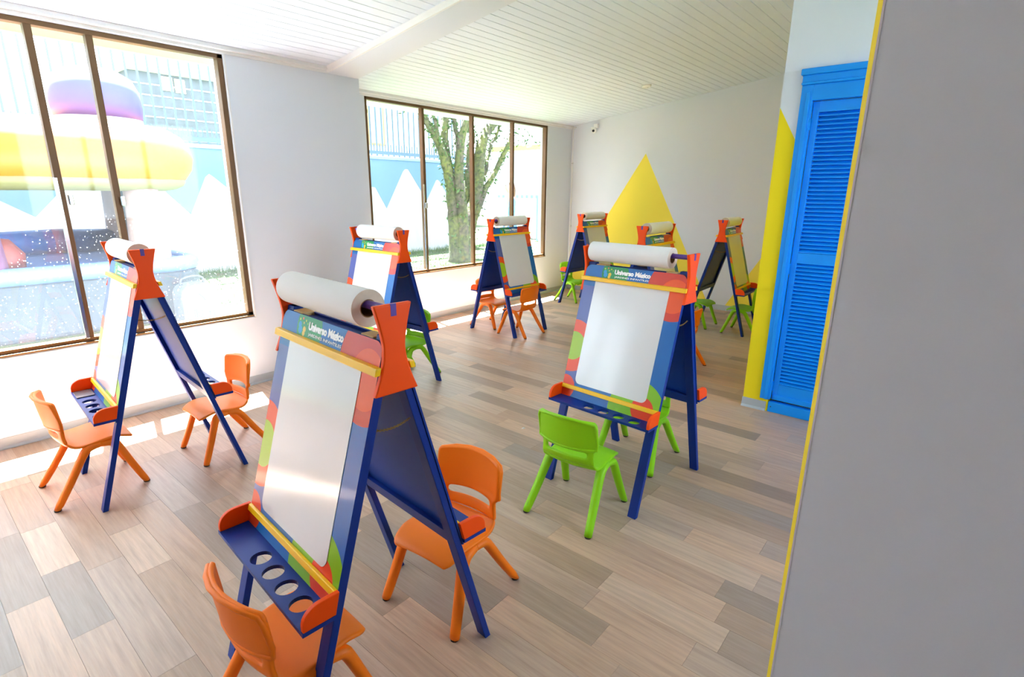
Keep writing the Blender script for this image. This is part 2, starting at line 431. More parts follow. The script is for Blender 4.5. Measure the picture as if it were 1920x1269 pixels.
# ------------------------------------------------------------------ windows
def window(name, X, win, mull, t, glass, light_mull=()):
    y0, y1, z0, z1 = win; w = struct(empty(name, (X, (y0 + y1) / 2, z0)))
    def part(n, a, b, c, d, e, f, m_, par=w, **kw):
        o = box(n, a, b, c, d, e, f, m_, **kw); o.parent = par; o.matrix_parent_inverse = Matrix.Translation(-Vector(w.location)); return o
    fx0, fx1 = X - .075, X - .012
    part('head_frame', fx0, fx1, y0, y1, z1 - .028, z1, M['brown'], bevel=.002)
    part('sill_frame', fx0, fx1, y0, y1, z0, z0 + .04, M['brownlight'], bevel=.003)
    part('sill_track', fx1 - .002, fx1 + .013, y0, y1, z0 + .002, z0 + .014, M['brownlight'], bevel=.002)
    part('track_groove', fx1 - .004, fx1 + .004, y0 + .01, y1 - .01, z0 + .014, z0 + .019, M['dark'])
    part('jamb', fx0, fx1, y1 - .036, y1, z0, z1, M['brown'], bevel=.002)
    part('jamb', fx0, fx1, y0, y0 + .036, z0, z1, M['brown'], bevel=.002)
    ys = [y0 + .03] + list(mull) + [y1 - .03]
    for i, my in enumerate(mull):
        part('mullion', fx0 + .005, fx1 - .004, my - .018, my + .018, z0 + .03, z1 - .02, M['brown'], bevel=.002)
        if i in light_mull:
            part('sash_strip', fx1 - .012, fx1 + .001, my - .026, my - .006, z0 + .035, z0 + 1.02, M['chrome'], bevel=.001)
    for i in range(len(ys) - 1):
        xx = X - .05 if i % 2 else X - .038
        part('pane', xx - .003, xx + .003, ys[i], ys[i + 1], z0 + .03, z1 - .02, glass)
    return w, part
w1, part1 = window('window_1', X1, W1, [-1.5, -.75, .0, .803, 1.084], .2, M['glass_dirty'], (3,))
def latch(part, X, y, z):
    part('latch', X - .016, X + .012, y - .012, y + .012, z - .03, z + .03, M['chrome'], bevel=.004)
latch(part1, X1, 1.104, 1.43); latch(part1, X1, .84, 1.44)
w2, part2 = window('window_2', X2, W2, [4.262, 5.066, 5.842], .14, M['glass'], (0,))
latch(part2, X2, 4.255, 1.35)
# added window, out of view behind the right-hand partition, for extra daylight
added_win = struct(empty('added_window', (XS, (D2[0] + D2[1]) / 2, D2[3])))
def part3(n, a, b, c, d, e, f, m_, **kw):
    o = box(n, a, b, c, d, e, f, m_, added_win, **kw); o.matrix_parent_inverse = Matrix.Translation(-Vector(added_win.location)); return o
for n_, a, b in (('sill_frame', D2[3], D2[3] + .04), ('head_frame', D2[2] - .04, D2[2])): part3(n_, XS + .05, XS + .10, D2[0], D2[1], a, b, M['brown'])
ys3 = [D2[0] + (D2[1] - D2[0]) / 3 * k for k in range(4)]
for y in ys3: part3('mullion', XS + .04, XS + .11, y - .02, y + .02, D2[3], D2[2], M['brown'])
for y in ys3[:-1]: part3('pane', XS + .072, XS + .078, y, y + (D2[1] - D2[0]) / 3, D2[3] + .03, D2[2] - .03, M['glass'])
# thin white putty line round the near opening
for nm, a in (('trim_5', (X1 - .002, X1 + .004, W1[1] + .004, W1[1] + .014, W1[2] - .012, W1[3])),
              ('trim_6', (X1 - .002, X1 + .004, W1[0], W1[1] + .014, W1[2] - .014, W1[2] - .004))):
    struct(box(nm, *a, M['cornice']))

# ------------------------------------------------------------------ louvred door
door = struct(empty('door_1', ((DX0 + DX1) / 2, YP, 0)))
dinv = Matrix.Translation(-Vector(door.location))
def dpart(n, a, b, c, d, e, f, m_=None, par=None, **kw):
    o = box(n, a, b, c, d, e, f, m_ or M['door'], **kw); o.parent = par or door
    o.matrix_parent_inverse = dinv if par is None else par.matrix_parent_inverse @ Matrix.Identity(4)
    if par is not None: o.matrix_parent_inverse = Matrix.Identity(4)
    return o
CX0 = -.948; CX1 = -.006
for a, b in ((CX0, DX0 + .012), (DX1 - .012, CX1)):
    dpart('casing', a, b, YP - .020, YP + .02, .094, 2.15, bevel=.003)
    dpart('casing_bead', a + .030, b - .012, YP - .028, YP - .018, .094, 2.11, bevel=.003)
dpart('head_casing', DX0 - .04, DX1 + .04, YP - .018, YP + .02, DZ - .012, 2.15, bevel=.003)
dpart('head_bead', CX0 - .004, CX1 + .004, YP - .034, YP + .0, 2.15, 2.166, bevel=.005)
dpart('head_cap', CX0 - .002, CX1 + .002, YP - .026, YP + .0, 2.166, 2.205, bevel=.003)
dpart('head_cap', CX0 - .012, CX1 + .012, YP - .040, YP + .0, 2.205, 2.242, bevel=.006)
LX0, LX1 = DX0 + .014, DX1 - .014; LY0, LY1 = YP + .022, YP + .055
SX0, SX1 = LX0 + .036, LX1 - .05
dpart('stile', LX0, SX0, LY0, LY1, .088, DZ - .015, bevel=.002); dpart('stile', SX1, LX1, LY0, LY1, .088, DZ - .015, bevel=.002)
dpart('top_rail', SX0, SX1, LY0, LY1, 1.994, DZ - .015); dpart('mid_rail', SX0, SX1, LY0, LY1, 1.061, 1.13); dpart('bottom_rail', SX0, SX1, LY0, LY1, .088, .205)
dpart('bottom_moulding', SX0 - .03, LX1, LY0 - .010, LY0, .090, .128, bevel=.004)
dpart('backing_board', SX0, SX1, YP + .072, YP + .080, .2, 2.0)
dpart('threshold_board', DX0 + .004, DX1, YP - .004, YP + .05, .001, .074, bevel=.002)
dpart('screw', -.874, -.868, YP - .006, YP - .003, .038, .044, M['black'])
smesh = None
for zlo, zhi in ((.205, 1.061), (1.13, 1.994)):
    n = 33; pitch = (zhi - zlo) / n
    for i in range(n):
        z = zlo + pitch * (i + .5)
        if smesh is None:
            mb = MB(); L = SX1 - SX0; w, th = .031, .006; ca, sa = math.cos(.52), math.sin(.52)
            pts = []
            for dy, dz in ((-w / 2, -th / 2), (w / 2, -th / 2), (w / 2, th / 2), (-w / 2, th / 2)): pts.append((dy * ca + dz * sa * 0 - 0, dy * sa + dz, 0))
            v = [(0, p[0], p[1]) for p in pts] + [(L, p[0], p[1]) for p in pts]
            mb.add(v, [(0, 1, 2, 3), (7, 6, 5, 4), (0, 4, 5, 1), (1, 5, 6, 2), (2, 6, 7, 3), (3, 7, 4, 0)])
            so = mb.build('slat', M['door']); smesh = so.data
        else: so = link('slat', smesh)
        so.parent = door; so.location = (SX0 - door.location.x, LY0 + .018 - YP, z)
for hz in (1.925, 1.02, .19):
    h = dpart('hinge', DX0 + .004, DX0 + .016, YP + .006, YP + .02, hz - .035, hz + .035, M['door'], bevel=.004)
dpart('hinge_pin', DX0 + .006, DX0 + .012, YP + .002, YP + .006, 1.935, 1.962, M['chrome'])

# ------------------------------------------------------------------ easels
S_, K_ = .3456, .2832
def fy(z): return -S_ + K_ * z
def slab(mb, x0, x1, z0, z1, d0, d1, side=1):
    """slanted slab; d = distance outwards (front) of the board plane"""
    q = []
    for z in (z0, z1):
        for x, d in ((x0, d1), (x1, d1), (x1, d0), (x0, d0)): q.append((x, side * (fy(z) - d), z))
    return mb.hexa(q) if side > 0 else mb.add(q, [f[::-1] for f in BOXF])
TZ, ZL, WB = .4556, .515, .2965
def rounded_rect(x0, x1, z0, z1, rt=.0, rb=.0, n=6):
    P = []
    for cx, cz, r, a0 in ((x1 - rb, z0 + rb, rb, -90), (x1 - rt, z1 - rt, rt, 0), (x0 + rt, z1 - rt, rt, 90), (x0 + rb, z0 + rb, rb, 180)):
        if r == 0: P.append((cx, cz)); continue
        for i in range(n + 1):
            a = math.radians(a0 + 90 * i / n); P.append((cx + r * math.cos(a), cz + r * math.sin(a)))
    return P
def shelf_mesh():
    mb = MB(); r = .0305; z1 = TZ; z0 = TZ - .012; yb = fy(TZ); yf = yb - .089
    cells = []; xs = [-.066, .021, .108, .195]; hw = .0435
    mb.box(-WB, xs[0] - hw, yf, yb, z0, z1); mb.box(xs[-1] + hw, WB, yf, yb, z0, z1)
    for cx in xs:
        cy = (yf + yb) / 2 - .001; n = 24; outer = []; inner = []
        for j in range(n):
            a = 2 * PI * (j + .5) / n; c, s = math.cos(a), math.sin(a)
            k = min(hw / abs(c) if abs(c) > 1e-6 else 9, ((yb - cy) if s > 0 else (cy - yf)) / abs(s) if abs(s) > 1e-6 else 9)
            outer.append((cx + c * k, cy + s * k)); inner.append((cx + r * c, cy + r * s))
        # snap the nearest outer point to each corner
        for X_ in (cx - hw, cx + hw):
            for Y_ in (yf, yb):
                j = min(range(n), key=lambda q: (outer[q][0] - X_) ** 2 + (outer[q][1] - Y_) ** 2); outer[j] = (X_, Y_)
        v = [(*p, z1) for p in outer] + [(*p, z1) for p in inner] + [(*p, z0) for p in outer] + [(*p, z0) for p in inner]
        f = []
        for j in range(n):
            k = (j + 1) % n
            f += [(j, k, n + k, n + j), (2 * n + j, 3 * n + j, 3 * n + k, 2 * n + k), (n + j, n + k, 3 * n + k, 3 * n + j), (2 * n + j, 2 * n + k, k, j)]
        mb.add(v, f)
    return mb
def text_mesh(body, size, bold, width, name):
    cu = bpy.data.curves.new(name, 'FONT'); cu.body = body; cu.size = size; cu.extrude = .0004; cu.offset = bold; cu.align_x = 'CENTER'
    cu.resolution_u = 3
    o = bpy.data.objects.new(name, cu); COL.objects.link(o)
    bpy.context.view_layer.update()
    me = bpy.data.meshes.new_from_object(o.evaluated_get(bpy.context.evaluated_depsgraph_get()))
    bpy.data.objects.remove(o); bpy.data.curves.remove(cu)
    xs = [v.co.x for v in me.vertices]; s = width / (max(xs) - min(xs))
    for v in me.vertices: v.co.x *= s
    return me
T_BIG = text_mesh('Universo Mágico', .031, .0017, .205, 'logo')
T_SML = text_mesh('JARDINES INFANTILES', .0125, .0001, .195, 'tagline')

def chain_mesh(side_x):
    mb = MB(); n = 22; z0 = .905; ya, yb = fy(z0) + .03, -fy(z0) - .03
    pts = []
    for i in range(n + 1):
        t = i / n; pts.append(Vector((side_x, ya + (yb - ya) * t, z0 - .012 * 4 * t * (1 - t))))
    for i in range(n):
        a, b = pts[i], pts[i + 1]; c = (a + b) / 2; d = (b - a).normalized(); L = (b - a).length * .72
        u = Vector((1, 0, 0)) if i % 2 else d.cross(Vector((1, 0, 0))).normalized()
        ring = [c + d * math.cos(k * PI / 3) * L + u * math.sin(k * PI / 3) * .0032 for k in range(6)]
        ring.append(ring[0]); mb.tube(ring, .0011, 4, cap=False)
    return mb

def plate_poly():
    zt, zb_, pt, pb, wz, wy = 1.235, 1.0033, .0553, .0655, 1.128, .0315
    R = []
    for i in range(13):
        t = i / 12; z = zt - (zt - wz) * t; R.append((wy + (pt - wy) * (1 - t) ** 1.35, z))
    for i in range(1, 13):
        t = i / 12; z = wz - (wz - zb_) * t; R.append((wy + (pb - wy) * (1 - math.cos(t * PI / 2)), z))
    return R + [(-y_, z_) for y_, z_ in reversed(R)]

def make_easel():
    root = empty('art_easel')
    for side in (1, -1):
        for sx in (-1, 1):
            mb = MB(); a, b = sx * .282, sx * .238
            slab(mb, min(a, b), max(a, b), 0, 1.15, -.030, -.0065, side)
            mb.build('leg', M['leg'], root, bevel=.002)
        # board with rounded top corners
        P = rounded_rect(-.285, .285, .432, 1.138, .032, 0)
        def fn(x, z, d, side=side): return (x, side * (fy(z) - d), z)
        bd = MB().prism(P if side > 0 else P[::-1], -.0065, 0, fn).build('printed_board', M['print'], root)
        bd.data.materials.append(M['leg'])
        for k_, pg in enumerate(bd.data.polygons): pg.material_index = 0 if k_ == 1 else 1
        bb = MB(); slab(bb, -.2375, .2375, .4325, 1.13, -.010, -.0066, side); bb.build('inner_board', M['legin'], root)
        rl = MB(); slab(rl, -.238, .238, .4325, .478, -.028, -.0101, side); rl.build('bottom_rail', M['leg'], root, bevel=.002)
        rl = MB(); slab(rl, -.238, .238, 1.095, 1.13, -.026, -.0101, side); rl.build('top_rail', M['leg'], root, bevel=.002)
        wp = rounded_rect(-.211, .211, .530, 1.060, .004, .028)
        MB().prism(wp if side > 0 else wp[::-1], .0002, .0016, fn).build('whiteboard', M['whiteboard'], root)
        gb = MB(); slab(gb, -WB, WB, 1.0585, 1.0785, .0005, .016, side); gb.build('paper_guide', M['bar'], root, bevel=.002)
        gb = MB(); slab(gb, -.282, .282, .497, .516, .0005, .011, side); gb.build('tray_bar', M['bar'], root, bevel=.002)
        sh = shelf_mesh()
        if side < 0: sh.v = [(-x_, -y_, z_) for x_, y_, z_ in sh.v]
        sh.build('tray_shelf', M['leg'], root)
        yb = fy(TZ); prof = [(yb + .001, TZ), (yb - .087, TZ)]
        for i in range(9):
            a = PI / 2 * i / 8; prof.append((yb - .087 + .052 * (1 - math.cos(a)), TZ + .014 + (ZL - TZ - .012) * math.sin(a)))
        prof.append((fy(ZL) - .001, ZL + .002))
        for sx in (-1, 1):
            xa = sx * .283; xb = sx * WB
            mb = MB().prism([(p_ * side, z_) for p_, z_ in prof], min(xa, xb), max(xa, xb), lambda y_, z_, t: (t, y_, z_))
            mb.build('tray_end', M['orange'], root, bevel=.002)
        # printed lettering on the header
        th = math.atan(K_)
        for me, z, nm in ((T_BIG, 1.103, 'lettering'), (T_SML, 1.0855, 'lettering')):
            o = link(nm, me, M['ink'], root)
            o.location = (-.006 * side, side * (fy(z) - .0006), z)
            o.rotation_euler = (PI / 2 - th, 0, 0) if side > 0 else (PI / 2 - th, 0, PI)
    pp = plate_poly()
    for sx in (-1, 1):
        xa, xb = sx * .2825, sx * .2985
        pl = MB().prism(pp, min(xa, xb), max(xa, xb), lambda y_, z_, t: (t, y_, z_)).build('side_plate', M['orange'], root, bevel=.004, seg=3)
        box('rod_tab', min(xb - sx * .004, xb + sx * .0008), max(xb - sx * .004, xb + sx * .0008), -.008, .008, 1.205, 1.2362, M['purple'], pl)
        chain_mesh(sx * .262).build('chain', M['brass'], root)
        box('hinge_block', sx * .2 - .03, sx * .2 + .03, -.020, .020, 1.128, 1.142, M['wood'], root, bevel=.002)
    box('top_bar', -.282, .282, -.014, .014, 1.10, 1.128, M['leg'], root, bevel=.002)
    MB().tube([(-.2965, 0, 1.2165), (.2965, 0, 1.2165)], .0115, 16).build('rod', M['purple'], root, smooth=False)
    return root

def make_roll(L=.455):
    root = empty('paper_roll')
    n = 40; ro, ri = .050, .022
    def ring(r, x): return [(x, r * math.cos(2 * PI * j / n), r * math.sin(2 * PI * j / n)) for j in range(n)]
    v = ring(ro, -L / 2) + ring(ro, L / 2); f = [(j, n + j, n + (j + 1) % n, (j + 1) % n) for j in range(n)]
    obj('paper_sheet', v, f, M['paper'], root, smooth=True)
    # loose outer edge of the sheet
    sh = [(-L / 2, .0505 * math.cos(a), .0505 * math.sin(a)) for a in [.6 + .05 * i for i in range(14)]]
    v = sh + [(L / 2, p[1], p[2]) for p in sh]; k = len(sh)
    obj('loose_edge', v, [(i, k + i, k + i + 1, i + 1) for i in range(k - 1)], M['paper'], root)
    for s_ in (-1, 1):
        v = []; f = []
        k = len(v); v += ring(ro, s_ * L / 2) + ring(.0245, s_ * L / 2)
        for j in range(n):
            q = (k + j, k + (j + 1) % n, k + n + (j + 1) % n, k + n + j); f.append(q if s_ < 0 else q[::-1])
        obj('roll_end', v, f, M['papercut'], root)
    v = ring(.0245, -L / 2) + ring(.0245, L / 2) + ring(ri, -L / 2) + ring(ri, L / 2); f = []
    for j in range(n):
        k = (j + 1) % n
        f += [(j, k, n + k, n + j), (2 * n + j, 3 * n + j, 3 * n + k, 2 * n + k), (j, 2 * n + j, 2 * n + k, k), (n + j, n + k, 3 * n + k, 3 * n + j)]
    obj('cardboard_core', v, f, M['core'], root, smooth=False)
    return root

EZ = [  # x, y, angle, roll offset along rod, easel label, roll label
 (-1.348, .820, -.073, -.045, 'nearest blue easel in the foreground with two orange chairs, cut by the bottom edge', 'white paper roll lying across the top of the nearest foreground easel'),
 (-1.241, 2.448, -.064, -.040, 'large blue easel at right with a green chair pulled up to its front tray', 'white paper roll on the right-hand easel with its purple rod showing'),
 (-3.215, .826, -.060, .010, 'leftmost blue easel seen edge-on in front of the near window', 'white paper roll on the leftmost easel by the near window'),
 (-3.402, 2.485, -.002, .015, 'blue easel behind the foreground one, standing before the grey column', 'white paper roll on the easel in front of the grey column'),
 (-3.843, 4.521, 1.547, .022, 'blue easel between two orange chairs in front of the garden window', 'white paper roll on the easel in front of the garden window'),
 (-3.955, 6.407, 1.549, .012, 'blue easel in the far room corner at the left slope of the yellow mountain', 'white paper roll on the easel in the far room corner'),
 (-2.138, 4.546, 1.594, .018, 'blue easel mostly hidden behind the right-hand easel, top showing before the yellow mountain', 'white paper roll on the half hidden easel before the yellow mountain'),
 (-2.040, 6.196, 1.609, .012, 'narrow edge-on blue easel at the far wall beside the yellow pier', 'white paper roll on the far easel beside the yellow pier'),
]
easel0 = make_easel(); roll0 = make_roll()
for i, (x, y, a, ro, le, lr) in enumerate(EZ):
    e = easel0 if i == 0 else copy_tree(easel0)
    e.location = (x, y, 0); e.rotation_euler = (0, 0, a); tag(e, le, 'easel', 'painting easels set out in two rows')
    r = roll0 if i == 0 else copy_tree(roll0)
    lz = 1.2165 + .0115 - .022
    r.location = (x + math.cos(a) * ro, y + math.sin(a) * ro, lz); r.rotation_euler = (0, 0, a)
    tag(r, lr, 'paper roll', 'paper rolls on top of the easels')
# slate lying in the tray of the leftmost easel
x, y, a = EZ[2][:3]
def on_easel(i, lx, ly, lz):
    x, y, a = EZ[i][:3]; return (x + math.cos(a) * lx - math.sin(a) * ly, y + math.sin(a) * lx + math.cos(a) * ly, lz)
s = box('slate_tile', -.058, .058, -.038, .038, 0, .005, M['slate'], bevel=.001); s.location = on_easel(2, -.205, -.262, TZ + .0005); s.rotation_euler = (0, 0, a)
tag(s, 'small grey slate lying in the tray of the leftmost easel', 'slate')

# ------------------------------------------------------------------ chairs
def smooth_mods(o, thick, lv=1):
    sd = o.modifiers.new('solid', 'SOLIDIFY'); sd.thickness = thick; sd.offset = 0
    ss = o.modifiers.new('sub', 'SUBSURF'); ss.levels = lv; ss.render_levels = lv
SEAT = [(.167, .258, .116), (.163, .269, .130), (.145, .278, .142), (.10, .284, .149), (.06, .282, .150), (.02, .277, .150), (-.03, .271, .149), (-.07, .270, .147), (-.10, .280, .144), (-.118, .302, .140)]
BACK = [(-.118, .302, .140), (-.128, .328, .136), (-.133, .345, .134), (-.138, .374, .134), (-.141, .388, .136), (-.144, .396, .151), (-.149, .43, .153), (-.155, .48, .153), (-.159, .518, .153), (-.160, .532, .148), (-.160, .538, .136)]
def sheet(stations, back, hole=None):
    xs = [-1, -.93, -.78, -.66, -.4, -.13, .13, .4, .66, .78, .93, 1]; v = []; f = []; n = len(xs)
    for i, (y, z, hw) in enumerate(stations):
        for u in xs:
            zz, yy = z, y
            if back:
                w = min(1, max(0, (z - .30) / .12)); yy = y + .045 * u * u * w + .018 * u * u * (1 - w); zz = z - .012 * u * u * w
            else:
                w = min(1, max(0, (-.03 - y) / .088)); yy = y + .018 * u * u * w; zz = z + .005 * u * u * (1 if y < .12 else .2) - (.010 * u * u if y > .14 else 0)
            v.append((u * hw, yy, zz))
    for i in range(len(stations) - 1):
        for j in range(n - 1):
            if hole and i == hole and 2 <= j <= n - 4: continue
            f.append((i * n + j, i * n + j + 1, (i + 1) * n + j + 1, (i + 1) * n + j))
    return v, f
def make_chair(material):
    root = empty('child_chair')
    v, f = sheet(SEAT, False); o = obj('seat', v, f, material, root, smooth=True); smooth_mods(o, .014)
    v, f = sheet(BACK, True, 2); o = obj('backrest', v, f, material, root, smooth=True); smooth_mods(o, .016)
    # moulded rim round the hollow rear of the backrest
    def bp(u, z, hw): 
        w = min(1, max(0, (z - .30) / .12)); yc = -.118 - .042 * min(1, (z - .302) / .215)
        return (u * hw, yc + .045 * u * u * w - .010, z - .012 * u * u * w)
    L_ = [bp(u, z, .150) for u, z in [(-1, .402), (-1, .43), (-1, .47), (-1, .51), (-.95, .529), (-.6, .533), (-.2, .534), (.2, .534), (.6, .533), (.95, .529), (1, .51), (1, .47), (1, .43), (1, .402), (.8, .395), (.4, .387), (0, .384), (-.4, .387), (-.8, .395), (-1, .402)]]
    MB().tube(L_, .0075, 8, cap=False).build('backrest_rim', material, root, smooth=True)
    for sx in (-1, 1):
        for sy, y0, yf_ in ((-1, -.036, -.192), (1, .088, .182)):
            ym = .026
            P = catmull([(sx * .138, ym, .264), (sx * .139, (ym + y0) / 2, .263), (sx * .140, y0 * .9 + ym * .1, .255), (sx * .143, y0 + (yf_ - y0) * .12, .225),
                         (sx * .156, y0 + (yf_ - y0) * .55, .115), (sx * .170, yf_, .008)], 4)
            n = len(P); R = [.0175 + .0060 * math.sin(min(1, i / (n * .45)) * PI / 2) - .0050 * max(0, (i - n * .5) / (n * .5)) for i in range(n)]
            lg = MB().tube(P, R, 12, flat_end=True, sx=.82).build('leg', material, root, smooth=True)
            ft = MB().lathe([(.012, 0), (.0150, .0015), (.0155, .0075), (.008, .009)], 10, (sx * .170, yf_, 0)).build('foot_cap', M['rubber'], lg)
    return root
proto = {'o': make_chair(M['chair_orange']), 'g': make_chair(M['chair_green'])}; used = set()
CH = [  # colour, x, y, facing angle (0 = faces +y), label
 ('o', -3.304, .527, 0.0, 'orange plastic chair at the front tray of the leftmost easel, side-on', ),
 ('o', -3.236, 1.165, PI, 'orange plastic chair behind the leftmost easel, facing it with back to the column'),
 ('o', -1.280, .550, 0.0, 'orange plastic chair under the foreground tray, cut by the bottom edge'),
 ('o', -1.310, 1.205, PI + .10, 'orange plastic chair behind the foreground easel with slotted backrest'),
 ('g', -1.259, 2.010, .06, 'green plastic chair in front of the right-hand easel, its back to the camera'),
 ('g', -1.285, 2.690, PI + .02, 'green plastic chair behind the right-hand easel, seen between its legs'),
 ('g', -3.460, 2.760, PI, 'green plastic chair behind the easel by the grey column'),
 ('o', -3.615, 4.460, PI / 2 + .03, 'orange plastic chair on the near side of the garden-window easel, its back turned'),
 ('o', -4.110, 4.550, -PI / 2, 'orange plastic chair between the garden window wall and its easel'),
 ('g', -4.255, 6.430, -PI / 2, 'green plastic chair behind the easel in the far room corner'),
 ('o', -1.830, 4.500, PI / 2 - .05, 'orange plastic chair almost wholly hidden behind the right-hand easel'),
 ('g', -2.315, 6.170, -PI / 2, 'green plastic chair left of the easel at the far wall, only seat and legs showing'),
 ('g', -1.760, 6.140, PI / 2, 'green plastic chair at the far wall easel, touching the edge of the yellow pier'),
]
for c, x, y, a, lab in CH:
    if c in used: o = copy_tree(proto[c])
    else: o = proto[c]; used.add(c)
    o.location = (x, y, 0); o.rotation_euler = (0, 0, a)
    tag(o, lab, 'chair', 'orange children\'s chairs' if c == 'o' else 'green children\'s chairs')

# ------------------------------------------------------------------ small fittings
cc = empty('security_camera', (-4.44, YF, 2.44))
MB().prism(rounded_rect(-.030, .034, -.020, .036, .008, .008), -.05, -.001, lambda a, b, t: (a, t, b)).build('mount_box', M['whiteplastic'], cc, bevel=.004)
MB().prism(rounded_rect(-.06, .01, -.03, -.012, .006, .006), -.075, -.03, lambda a, b, t: (a, t, b)).build('bracket', M['whiteplastic'], cc, bevel=.003)
MB().lathe([(.004, -.036), (.02, -.031), (.031, -.018), (.036, 0), (.031, .018), (.02, .03), (.004, .034)], 20, (-.012, -.062, -.058)).build('camera_ball', M['whiteplastic'], cc, smooth=True)
lz = MB().tube([(-.006, -.088, -.062), (-.003, -.100, -.065)], [.019, .017], 18).build('lens', M['lens'], cc)
tag(cc, 'white ball security camera high on the far wall near the corner', 'camera')
dt = empty('ceiling_detector', (-3.13, 6.10, zc(-3.13) - .001)); dt.rotation_euler = (0, -math.atan(SL), 0)
MB().lathe([(.055, 0), (.055, -.012), (.045, -.022), (.02, -.026)], 24).build('housing', M['whiteplastic'], dt, smooth=False)
MB().lathe([(.018, -.026), (.016, -.032), (.006, -.034)], 16).build('sensor_dome', M['whiteplastic'], dt)
tag(dt, 'small white round detector on the plank ceiling', 'detector')
cd = empty('cable_conduit', (-4.845, YF - .012, 0))
MB().tube(catmull([(.045, 0, 2.452), (.02, 0, 2.449), (.004, 0, 2.435), (0, 0, 2.41), (0, 0, 1.8), (0, 0, .08)], 4), .0075, 10).build('pipe', M['whiteplastic'], cd, smooth=True)
for z in (1.94, 1.0): box('clip', -.014, .014, -.010, .011, z - .012, z + .012, M['cornice'], cd, bevel=.002)
MB().tube([(0, -.010, 1.94), (0, -.012, 1.94)], .004, 8).build('screw', M['black'], cd)
tag(cd, 'thin white conduit pipe running down the far room corner', 'pipe')
ps = obj('paper_scrap', [(0, 0, 0), (.018, .004, .003), (.022, .018, .001), (.006, .02, .005), (.010, .010, .009)], [(0, 1, 4), (1, 2, 4), (2, 3, 4), (3, 0, 4), (0, 3, 2, 1)], M['paper'])
ps.location = (-2.037, 2.53, .0005); tag(ps, 'tiny scrap of white paper on the open floor', 'scrap')

#OUTSIDE
# ------------------------------------------------------------------ outside: garden
def lawn_mat():
    mm = bpy.data.materials.new('lawn'); t = NT(mm); co = t.coord()
    a = t.noise(3, co, 4); b = t.noise(60, co, 3)
    c = t.mix(a, lin('#2b3a1e'), lin('#3a4a28')); c = t.mix(t.math('MULTIPLY', b, .6), c, lin('#4c563c'))
    t.set(t.b.inputs['Base Color'], c); t.b.inputs['Roughness'].default_value = .9; t.b.inputs['Specular IOR Level'].default_value = .1
    t.bump(b, .6, .02); return mm
M['lawn'] = lawn_mat()
M['blade'] = mat('grass_blade', '#3f5a2a', .8, .1, var=.25, vscale=3)
M['murwhite'] = mat('mural_white', '#a0a0a0', .8, .2, var=.03, vscale=2)
M['murblue'] = mat('mural_blue', '#627994', .8, .2, var=.05, vscale=1.5)
M['murcap'] = mat('mural_cap_blue', '#7e98b0', .8, .2)
M['fence'] = mat('fence_steel', '#51616c', .5, .4, .2)
M['fascia'] = mat('cream_fascia', '#cfcaa0', .7, .2, var=.03)
M['soffit'] = mat('white_soffit', '#dcdcd8', .8, .2)
M['bark'] = None
def bark_mat():
    mm = bpy.data.materials.new('mossy_bark'); t = NT(mm); co = t.coord()
    a = t.noise(2.2, co, 4); b = t.noise(16, co, 4)
    c = t.ramp(a, [(.36, lin('#54493e')), (.48, lin('#50522c')), (.6, lin('#5c5e2a')), (.72, lin('#5c4c40'))])
    c = t.mix(t.ramp(b, [(.4, (0, 0, 0, 1)), (.65, (.8, .8, .8, 1))]), c, lin('#2c2c1e'))
    t.set(t.b.inputs['Base Color'], c); t.b.inputs['Roughness'].default_value = .9; t.bump(b, .8, .03); return mm
M['bark'] = bark_mat()
M['leaf'] = mat('tree_leaf', '#3c5426', .6, .3, var=.35, vscale=2)

ground = struct(MB().box(-32, X2 - .14, -14, 34, -.12, -.005).box(X2 - .14, 14, -16, -3.7, -.12, -.006).box(3.2, 14, -3.7, 1.08, -.12, -.006).box(1.4, 14, 1.08, 20, -.12, -.006).build('ground', M['lawn']))
rg = random.Random(5); v = []; f = []
def blade(x, y, h):
    a = rg.uniform(0, 2 * PI); w = .006; b = rg.uniform(-.04, .04); c = rg.uniform(-.04, .04); k = len(v)
    v.extend([(x - w * math.cos(a), y - w * math.sin(a), -.006), (x + w * math.cos(a), y + w * math.sin(a), -.006), (x + b, y + c, h)]); f.append((k, k + 1, k + 2))
for _ in range(15000):
    x = rg.uniform(-10.95, -5.7); y = rg.uniform(2.4, 13.5)
    if -9.6 < x < -6.9 and y < 2.7: continue
    blade(x, y, rg.uniform(.02, .06))
for _ in range(2500): blade(rg.uniform(-10.95, -10.5), rg.uniform(2.5, 12), rg.uniform(.05, .16))
g = obj('grass', v, f, M['blade']); g['kind'] = 'stuff'; tag(g, 'sunlit green lawn grass outside the windows', 'grass')

# eaves outside the windows
struct(MB().box(-4.63, -4.60, -4.5, 2.9, 2.41, 2.75).box(-5.11, -5.08, 2.85, 7.4, 2.425, 2.70).build('trim_7', M['fascia']))
struct(MB().box(-5.09, X2 - .14, 2.85, 7.4, 2.60, 2.66).box(-4.61, X1 - .2, -4.5, 2.85, 2.60, 2.66).build('trim_8', M['soffit']))

